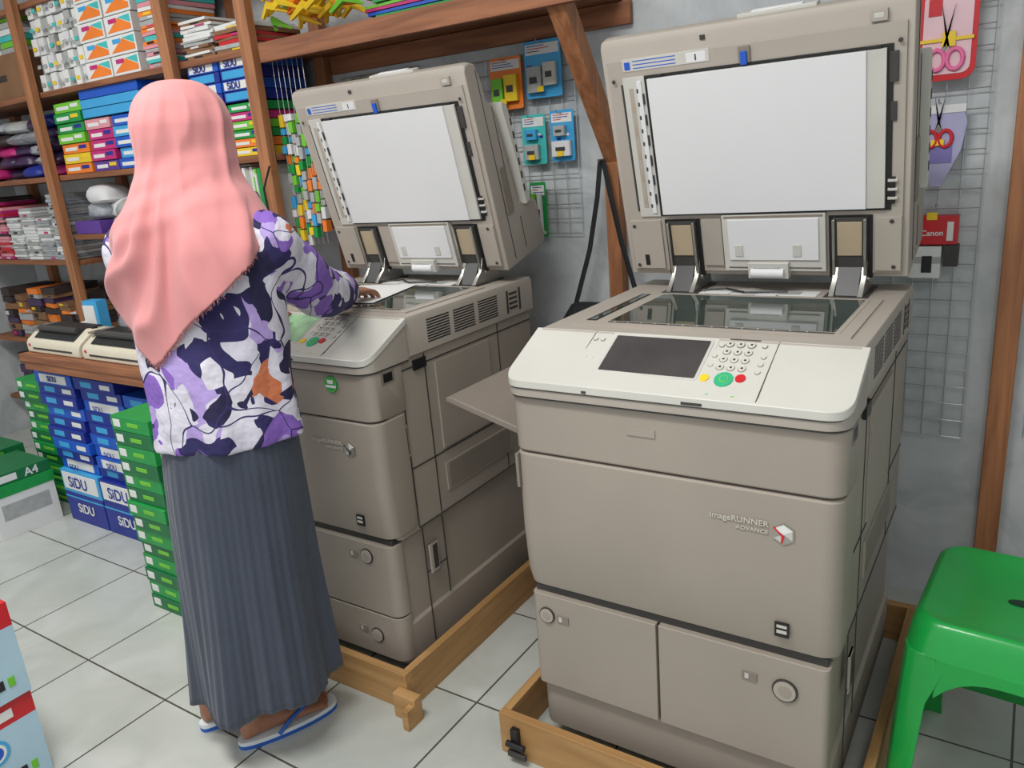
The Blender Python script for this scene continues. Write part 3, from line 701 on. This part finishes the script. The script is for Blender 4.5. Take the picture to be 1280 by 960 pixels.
def pattern():
    m=bpy.data.materials.new("blouse_print"); m.use_nodes=True; nt=m.node_tree; bs=nt.nodes["Principled BSDF"]; bs.inputs["Roughness"].default_value=.8
    tc=nt.nodes.new("ShaderNodeTexCoord")
    n=nt.nodes.new("ShaderNodeTexNoise"); n.inputs["Scale"].default_value=8; n.inputs["Detail"].default_value=1
    nt.links.new(tc.outputs["Object"],n.inputs["Vector"])
    ad=nt.nodes.new("ShaderNodeMix"); ad.data_type='RGBA'; ad.blend_type='LINEAR_LIGHT'; ad.inputs[0].default_value=.09
    nt.links.new(tc.outputs["Object"],ad.inputs[6]); nt.links.new(n.outputs["Color"],ad.inputs[7])
    mp=nt.nodes.new("ShaderNodeMapping"); mp.inputs["Scale"].default_value=(1,1,.9); nt.links.new(ad.outputs[2],mp.inputs[0])
    def cells(scale,off,els,dist):
        m2=nt.nodes.new("ShaderNodeMapping"); m2.inputs["Location"].default_value=(off,off*.7,off*1.3); nt.links.new(mp.outputs[0],m2.inputs[0])
        v=nt.nodes.new("ShaderNodeTexVoronoi"); v.inputs["Scale"].default_value=scale; v.distance=dist
        nt.links.new(m2.outputs[0],v.inputs["Vector"])
        sp=nt.nodes.new("ShaderNodeSeparateColor"); nt.links.new(v.outputs["Color"],sp.inputs[0])
        r=nt.nodes.new("ShaderNodeValToRGB"); r.color_ramp.interpolation='CONSTANT'
        r.color_ramp.elements[0].color=els[0][1]; r.color_ramp.elements[1].position=els[1][0]; r.color_ramp.elements[1].color=els[1][1]
        for p,c in els[2:]: e=r.color_ramp.elements.new(p); e.color=c
        nt.links.new(sp.outputs[0],r.inputs["Fac"]); return r
    def mix(f,a,c):
        mx=nt.nodes.new("ShaderNodeMix"); mx.data_type='RGBA'; nt.links.new(f,mx.inputs[0]); nt.links.new(a,mx.inputs[6])
        mx.inputs[7].default_value=c
        return mx.outputs[2]
    base=cells(15,0,[(0,lin((40,34,86))),(.28,lin((208,204,218))),(.56,lin((130,94,182))),(.74,lin((172,150,208))),(.84,lin((212,208,220))),(.95,lin((196,112,76)))],'MANHATTAN')
    mk=cells(13,3.3,[(0,(1,1,1,1)),(.22,(0,0,0,1))],'MANHATTAN')
    mk2=cells(17,7.3,[(0,(1,1,1,1)),(.10,(0,0,0,1))],'EUCLIDEAN')
    c=mix(mk.outputs["Color"],base.outputs["Color"],lin((32,28,66)))
    c=mix(mk2.outputs["Color"],c,lin((212,208,220)))
    v2=nt.nodes.new("ShaderNodeTexVoronoi"); v2.feature='DISTANCE_TO_EDGE'; v2.inputs["Scale"].default_value=6; nt.links.new(mp.outputs[0],v2.inputs["Vector"])
    lt=nt.nodes.new("ShaderNodeMath"); lt.operation='LESS_THAN'; lt.inputs[1].default_value=.010; nt.links.new(v2.outputs["Distance"],lt.inputs[0])
    c=mix(lt.outputs[0],c,lin((48,40,96)))
    nt.links.new(c,bs.inputs["Base Color"])
    n3=nt.nodes.new("ShaderNodeTexNoise"); n3.inputs["Scale"].default_value=14; n3.inputs["Detail"].default_value=3; nt.links.new(tc.outputs["Object"],n3.inputs["Vector"])
    bp=nt.nodes.new("ShaderNodeBump"); bp.inputs["Strength"].default_value=.6; bp.inputs["Distance"].default_value=.025
    nt.links.new(n3.outputs["Fac"],bp.inputs["Height"]); nt.links.new(bp.outputs["Normal"],bs.inputs["Normal"])
    return m
blm=pattern()
ShR=Vector((-1.372,1.105,1.285)); ElR=Vector((-1.455,1.325,1.125)); WrR=Vector((-1.60,1.555,1.085))
ShL=Vector((-1.655,.998,1.285)); ElL=Vector((-1.80,1.10,1.075)); WrL=Vector((-1.80,1.36,1.05))
def limb(b,pts,rad,mat,n=20,flat=1.,wr=0.):
    P=[];R=[]
    for i in range(len(pts)-1):
        for k in range(8):
            t=k/8; P.append(Vector(pts[i]).lerp(Vector(pts[i+1]),t)); R.append((rad[i]+(rad[i+1]-rad[i])*t))
    P.append(Vector(pts[-1])); R.append(rad[-1])
    for _ in range(3): P=[P[0]]+[(P[i-1]+P[i]*2+P[i+1])/4 for i in range(1,len(P)-1)]+[P[-1]]
    if wr: R=[r*(1+wr*math.sin(i*2.3+1)*math.sin(i*.9)) for i,r in enumerate(R)]
    b.tube(P,R,mat,n,flat)
b=MB(); rings=[]
def bl(t,z):
    k=max(0,(1.15-z)/.33)
    return .035*k*math.sin(6*t+2)+.025*math.sin(11*t+9*z)*k+.07*noise.noise(Vector((math.cos(t)*2.5,math.sin(t)*2.5,z*7)))
tabB=[(.845,.170,.146,-1.515,1.045),(.95,.168,.140,-1.512,1.045),(1.08,.168,.134,-1.51,1.048),(1.2,.176,.128,-1.51,1.05),(1.27,.168,.114,-1.51,1.055),(1.32,.130,.090,-1.513,1.06),(1.365,.065,.062,-1.518,1.066)]
for i in range(27):
    z=.845+.52*i/26; a,bb,x,y=interp(tabB,z); rings.append(ring((x,y),a,bb,z,72,bl))
b.loft(rings,blm)
limb(b,[ShR-Rv*.05,ShR,ElR,WrR+(ElR-WrR)*.12],[.068,.070,.066,.050],blm,24,wr=.09)
limb(b,[ShL+Rv*.05,ShL,ElL,WrL+(ElL-WrL)*.15],[.068,.070,.064,.048],blm,24,wr=.09)
o=b.build("blouse",W,smooth=True,angle=180)
md=o.modifiers.new("rm","REMESH"); md.mode='VOXEL'; md.voxel_size=.007; md.use_smooth_shade=True
md=o.modifiers.new("sm","SMOOTH"); md.iterations=4; md.factor=.5
# headscarf
hjm=cloth_mat("headscarf_cloth",(204,134,134),bs=900,bump=.06,var=.05)
hx=-1.525
tabH=[(1.617,.004,.004,hx,1.083),(1.612,.038,.044,hx,1.083),(1.595,.066,.077,hx,1.083),(1.565,.088,.102,hx,1.083),(1.525,.099,.115,hx,1.082),(1.485,.100,.115,hx,1.080),(1.445,.104,.112,-1.525,1.076),(1.405,.120,.119,-1.522,1.07),(1.365,.148,.132,-1.516,1.062),(1.32,.173,.143,-1.511,1.056),(1.27,.186,.151,-1.508,1.055),(1.2,.188,.156,-1.508,1.055),(1.05,.172,.160,-1.508,1.055)]
hem=[(0,1.30),(20,1.30),(60,1.24),(100,1.2),(160,1.19),(185,1.185),(205,1.155),(228,1.10),(246,1.048),(256,1.06),(285,1.135),(315,1.215),(340,1.27),(360,1.30)]
def hz(d):
    d=d%360
    for a,c in zip(hem,hem[1:]):
        if a[0]<=d<=c[0]: return a[1]+(c[1]-a[1])*(d-a[0])/(c[0]-a[0])
def ridge(x):
    s=math.sin(x); return max(0,1.01-math.sqrt(s*s+.012))**1.5*2-.8
def S(t,z,off=0.):
    d=math.degrees(t); a,bb,x,y=interp(tabH,z)
    L=lambda e0,e1: (lambda u:u*u*(3-2*u))(max(0,min(1,(z-e0)/(e1-e0))))
    low=L(1.49,1.27); top=L(1.612,1.55); mid=L(1.52,1.42)
    wob=noise.noise(Vector((math.cos(t)*1.2,math.sin(t)*1.2,z*2.2)))
    wo2=noise.noise(Vector((math.cos(t)*2.5+9,math.sin(t)*2.5,z*5)))
    back=.25+.75*max(0,math.cos(t-math.radians(270)))
    # folds fan out from the nape and sweep down to the point
    q=t+2.3*(1.40-z)+wob*.8
    f=low*back*(.10*ridge(2.0*q+.6)+.055*ridge(4.5*q+2.5*wob+.9)+.02*math.sin(11*q+4*wo2))
    f+=low*.05*wob
    q2=t-1.9*(z-1.5)+.35*wo2
    f+=top*(1-low)*(.040*ridge(2.0*q2+.4)+.022*ridge(5.0*q2+1))
    # rolls where the cloth wraps round the neck
    for (c0,am,ph,w,h) in ((1.440,.035,30,.018,.045),(1.395,.055,15,.65,.060),(1.345,.045,5,.6,.050)):
        zc=c0+am*math.cos(t-math.radians(ph))+.012*wo2; ww=.020
        f+=h*math.exp(-((z-zc)/ww)**2)*(.15+.85*max(0,math.cos(t-math.radians(295))))
    f-=.03*math.exp(-((z-1.47)/.025)**2)*max(0,math.cos(t-math.radians(275)))
    fr=1.
    if abs(d-90)<60 and z>1.42: fr=.86+.14*(abs(d-90)/60)**2
    return Vector((x,y,z))+Rv*((a*(1+f)+off)*math.cos(t))+Fv*((bb*fr*(1+f)+off)*math.sin(t))
n=240; NV=110; rings=[]
for i in range(NV+1):
    v=i/NV; r=[]
    for k in range(n):
        t=2*math.pi*k/n; h=hz(math.degrees(t))+.004*noise.noise(Vector((k*.9,0,0)))
        r.append(tuple(S(t,1.617+(h-1.617)*(v**1.2))))
    rings.append(r)
vs=[p for r in rings for p in r]; fs=[]
for i in range(NV):
    for k in range(n):
        d=360*(k+.5)/n; zc=(rings[i][k][2]+rings[i+1][k][2])/2
        if abs(d-92)<41*math.sqrt(max(0,1-((zc-1.505)/.072)**2)): continue
        a=i*n+k;c=i*n+(k+1)%n; fs.append((a,c,c+n,a+n))
b=MB(); b.add(vs,fs,hjm); o=b.build("headscarf",W,smooth=True,angle=180)
md=o.modifiers.new("sol","SOLIDIFY"); md.thickness=.003; md.offset=1
b=MB(); rr=random.Random(3)
for k in range(0,n):
    for q in range(3):
        f=rr.random(); p0=Vector(rings[-1][k]).lerp(Vector(rings[-1][(k+1)%n]),f)
        b.tube([p0+Vector((0,0,.002)),p0+Vector((rr.uniform(-.004,.004),rr.uniform(-.004,.004),-rr.uniform(.005,.012)))],[.0007,.0004],hjm,3)
pts=[S(math.radians(92+41.5*math.cos(2*math.pi*q/48)),1.505+.073*math.sin(2*math.pi*q/48),.001) for q in range(49)]
b.tube(pts,.0058,hjm,10,cap=False)
pts=[S(math.radians(92+39*math.cos(2*math.pi*q/48)),1.505+.068*math.sin(2*math.pi*q/48),-.006) for q in range(49)]
b.tube(pts,.006,hjm,10,cap=False)
b.build("scarf_edging",W,smooth=True,angle=180)
# body
b=MB()
HT=Matrix.Translation((-1.525,1.088,1.505))@Matrix.Rotation(math.radians(14),4,'Z')
b.ell((0,-.005,.016),(.069,.086,.080),skinm,HT,24,16); b.ell((0,.018,-.035),(.053,.060,.062),skinm,HT,20,12); b.ell((0,.052,-.078),(.022,.02,.018),skinm,HT)
b.tube([(0,.082,.012),(0,.094,-.012),(0,.100,-.026)],[.007,.010,.013],skinm,10,T=HT)
for s in (-1,1):
    b.ell((s*.011,.088,-.028),(.008,.009,.007),skinm,HT); b.ell((s*.068,-.005,-.008),(.009,.018,.030),skinm,HT); b.ell((s*.040,.055,-.022),(.024,.020,.022),skinm,HT); b.ell((s*.03,.072,.028),(.024,.011,.008),skinm,HT)
    b.ell((s*.030,.0735,.0185),(.0165,.0125,.0062),skinm,HT); b.ell((s*.030,.0735,.0005),(.0165,.0115,.0050),skinm,HT)
b.ell((0,.078,-.050),(.022,.010,.010),skinm,HT)
b.tube([(-1.525,1.075,1.46),(-1.523,1.07,1.40),(-1.515,1.06,1.32)],[.052,.050,.062],skinm,20)
rings=[]
for i in range(14):
    z=.82+.52*i/13; a,bb,x,y=interp(tabB,z); rings.append(ring((x,y),a*.86,bb*.82,z,32))
b.loft(rings,skinm)
limb(b,[ShR-Rv*.04,ShR,ElR,WrR],[.05,.048,.038,.025],skinm); limb(b,[ShL+Rv*.04,ShL,ElL,WrL],[.05,.048,.038,.025],skinm)
AnR=Vector((-1.583,.995,.085)); AnL=Vector((-1.735,.985,.085))
limb(b,[Vector((-1.45,1.06,.86)),Vector((-1.53,1.06,.47)),AnR],[.080,.055,.034],skinm); limb(b,[Vector((-1.60,1.02,.86)),Vector((-1.66,1.03,.47)),AnL],[.080,.055,.034],skinm)
def hand(b,wr,d,s,nn):
    d=Vector(d).normalized(); s=(Vector(s)-d*Vector(s).dot(d)).normalized(); nn=Vector(nn); nn=(nn-d*nn.dot(d)-s*nn.dot(s)).normalized()
    rings=[]
    for l,w,t in ((-.02,.024,.019),(.0,.025,.018),(.025,.033,.016),(.05,.038,.015),(.075,.039,.0135),(.088,.036,.010)):
        rings.append([tuple(wr+d*l+s*(w*math.cos(2*math.pi*k/16))+nn*(t*math.sin(2*math.pi*k/16))) for k in range(16)])
    b.loft(rings,skinm)
    for off,L,sp in ((.029,.066,.13),(.0097,.074,.04),(-.0102,.068,-.05),(-.029,.054,-.15)):
        p=wr+d*.078+s*off; dirv=(d+s*sp).normalized(); pts=[p]; c=.12
        for seg in (.46,.30,.24):
            dd=(dirv*math.cos(c)+nn*math.sin(c)); p=p+dd*L*seg; pts.append(p); c+=.32
        b.tube(pts,[.0088,.0084,.0076,.0062],skinm,10); b.ell(tuple(pts[-1]),(.0062,.0062,.0062),skinm,nu=8,nv=6)
    p=wr+d*.022+s*.024; pts=[p,p+(s*.8+d*.6+nn*.1).normalized()*.036,p+(s*.8+d*.6+nn*.1).normalized()*.036+(s*.45+d*.9+nn*.25).normalized()*.028,]
    pts.append(pts[-1]+(s*.2+d+nn*.3).normalized()*.02); b.tube(pts,[.013,.0105,.0095,.007],skinm,10)
hand(b,WrR+Vector((-.003,.004,-.006)),(-.25,.95,-.15),(-1,-.2,0),(0,0,-1))
hand(b,WrL,(.12,.95,-.12),(1,0,0),(0,0,-1))
def foot(b,heel,toe,an):
    heel=Vector(heel);toe=Vector(toe); d=(toe-heel).normalized(); s=Vector((d.y,-d.x,0)); L=(toe-heel).length; rings=[]
    for f,w,h in ((0.0,.018,.035),(.06,.028,.052),(.2,.030,.066),(.38,.032,.058),(.6,.040,.042),(.78,.044,.030),(.86,.040,.024)):
        c=heel+d*(L*f)+Vector((0,0,.022)); rings.append([tuple(c+s*(w*math.cos(2*math.pi*k/16))+Vector((0,0,1))*(h/2+h/2*math.sin(2*math.pi*k/16))) for k in range(16)])
    b.loft(rings,skinm)
    for i,(o2,l,r) in enumerate(((-.030,.14,.012),(-.012,.15,.0085),(.003,.135,.008),(.017,.115,.0075),(.031,.09,.007))):
        p=heel+d*(L*.80)+s*(o2*sg)+Vector((0,0,.022+r)); b.tube([p,p+d*(L*l*.7)+Vector((0,0,.002)),p+d*(L*l*1.1)-Vector((0,0,.002))],[r*1.1,r,r*.75],skinm,8)
    b.tube([an+Vector((0,0,.02)),an-Vector((0,0,.03)),heel+d*.045+Vector((0,0,.045))],[.034,.034,.034],skinm,14)
HR=(Vector((-1.592,.962,0)),Vector((-1.500,1.192,0))); HL=(Vector((-1.742,.955,0)),Vector((-1.70,1.195,0)))
sg=1; foot(b,*HR,AnR); sg=-1; foot(b,*HL,AnL)
o=b.build("body",W,smooth=True,angle=180)
md=o.modifiers.new("rm","REMESH"); md.mode='VOXEL'; md.voxel_size=.0042; md.use_smooth_shade=True
md=o.modifiers.new("sm","SMOOTH"); md.iterations=2; md.factor=.5
b=MB()
for s in (-1,1):
    b.ell((s*.030,.0745,.0095),(.0115,.0105,.0075),eyew,HT,12,8); b.ell((s*.030,.0825,.0095),(.0052,.0030,.0052),blk,HT,10,6)
    b.tube([(s*.016,.084,.030),(s*.032,.083,.034),(s*.048,.072,.030)],[.0015,.0022,.001],blk,6,T=HT)
b.tube([(-.020,.0835,-.050),(0,.090,-.049),(.020,.0835,-.050)],[.002,.0045,.002],lip,8,T=HT); b.tube([(-.018,.083,-.054),(0,.0885,-.056),(.018,.083,-.054)],[.002,.005,.002],lip,8,T=HT)
b.build("facial_features",W,smooth=True)
b=MB()
for (hl,tt),sg in ((HR,1),(HL,-1)):
    d=(tt-hl).normalized(); s=Vector((d.y,-d.x,0)); P=[]
    for k in range(32):
        t=2*math.pi*k/32; f=.5-.5*math.cos(t); w=(.036+.012*f)*abs(math.sin(t))**.7*(1 if math.sin(t)>0 else -1)
        c=hl-d*.012+d*(.268*f)+s*w; P.append((c.x,c.y))
    b.loft([[(x,y,.0) for x,y in P],[(x,y,.011) for x,y in P]],rubb); b.loft([[(x,y,.011) for x,y in P],[(x,y,.0215) for x,y in P]],rubw)
    toe=hl+d*.205-s*.010*sg+Vector((0,0,.025))
    for q in (-1,1):
        b.tube([toe,hl+d*.165+s*q*.032+Vector((0,0,.062)),hl+d*.115+s*q*.043+Vector((0,0,.045)),hl+d*.085+s*q*.041+Vector((0,0,.018))],.0055,rubb,8)
b.build("sandals",W,smooth=True,angle=50)

# ------------------------------------------------------------ lighting
def lamp(x,y,ang,e):
    g=group("ceiling_lamp",(x,y,2.9)); T=Matrix.Translation((x,y,0))@Matrix.Rotation(math.radians(ang),4,'Z')
    b=MB(T); b.box(-.62,.62,-.04,.04,2.90,2.949,M("lamp_housing",(230,230,230),.5)); b.cyl((-.6,0,2.875),(.6,0,2.875),.014,M("lamp_tube",(255,252,246),.4,var=0,emit=6),12); b.build("fixture",g)
    L=bpy.data.lights.new("tube_light","AREA"); L.shape='RECTANGLE'; L.size=1.2; L.size_y=.35; L.energy=e; L.color=(1,.99,.97)
    o=bpy.data.objects.new("tube_light",L); COL.objects.link(o); o.location=(x,y,2.85); o.rotation_euler=(0,0,math.radians(ang)); o.parent=g; o.matrix_parent_inverse=Matrix.Translation(g.location).inverted()
lamp(-1.0,.25,0,52); lamp(-3.3,.6,0,34); lamp(.5,-.6,90,18)
w=bpy.data.worlds.new("world"); SC.world=w; w.use_nodes=True; w.node_tree.nodes["Background"].inputs[0].default_value=(.95,.98,1,1); w.node_tree.nodes["Background"].inputs[1].default_value=.85

cam=bpy.data.cameras.new("cam"); cam.sensor_width=36; cam.lens=975/1280*36
co=bpy.data.objects.new("cam",cam); COL.objects.link(co)
co.matrix_world=Matrix(((.8365,-.0908,.5404,0),(.5421,.2816,-.7918,0),(-.0803,.9553,.2848,H),(0,0,0,1)))
SC.camera=co
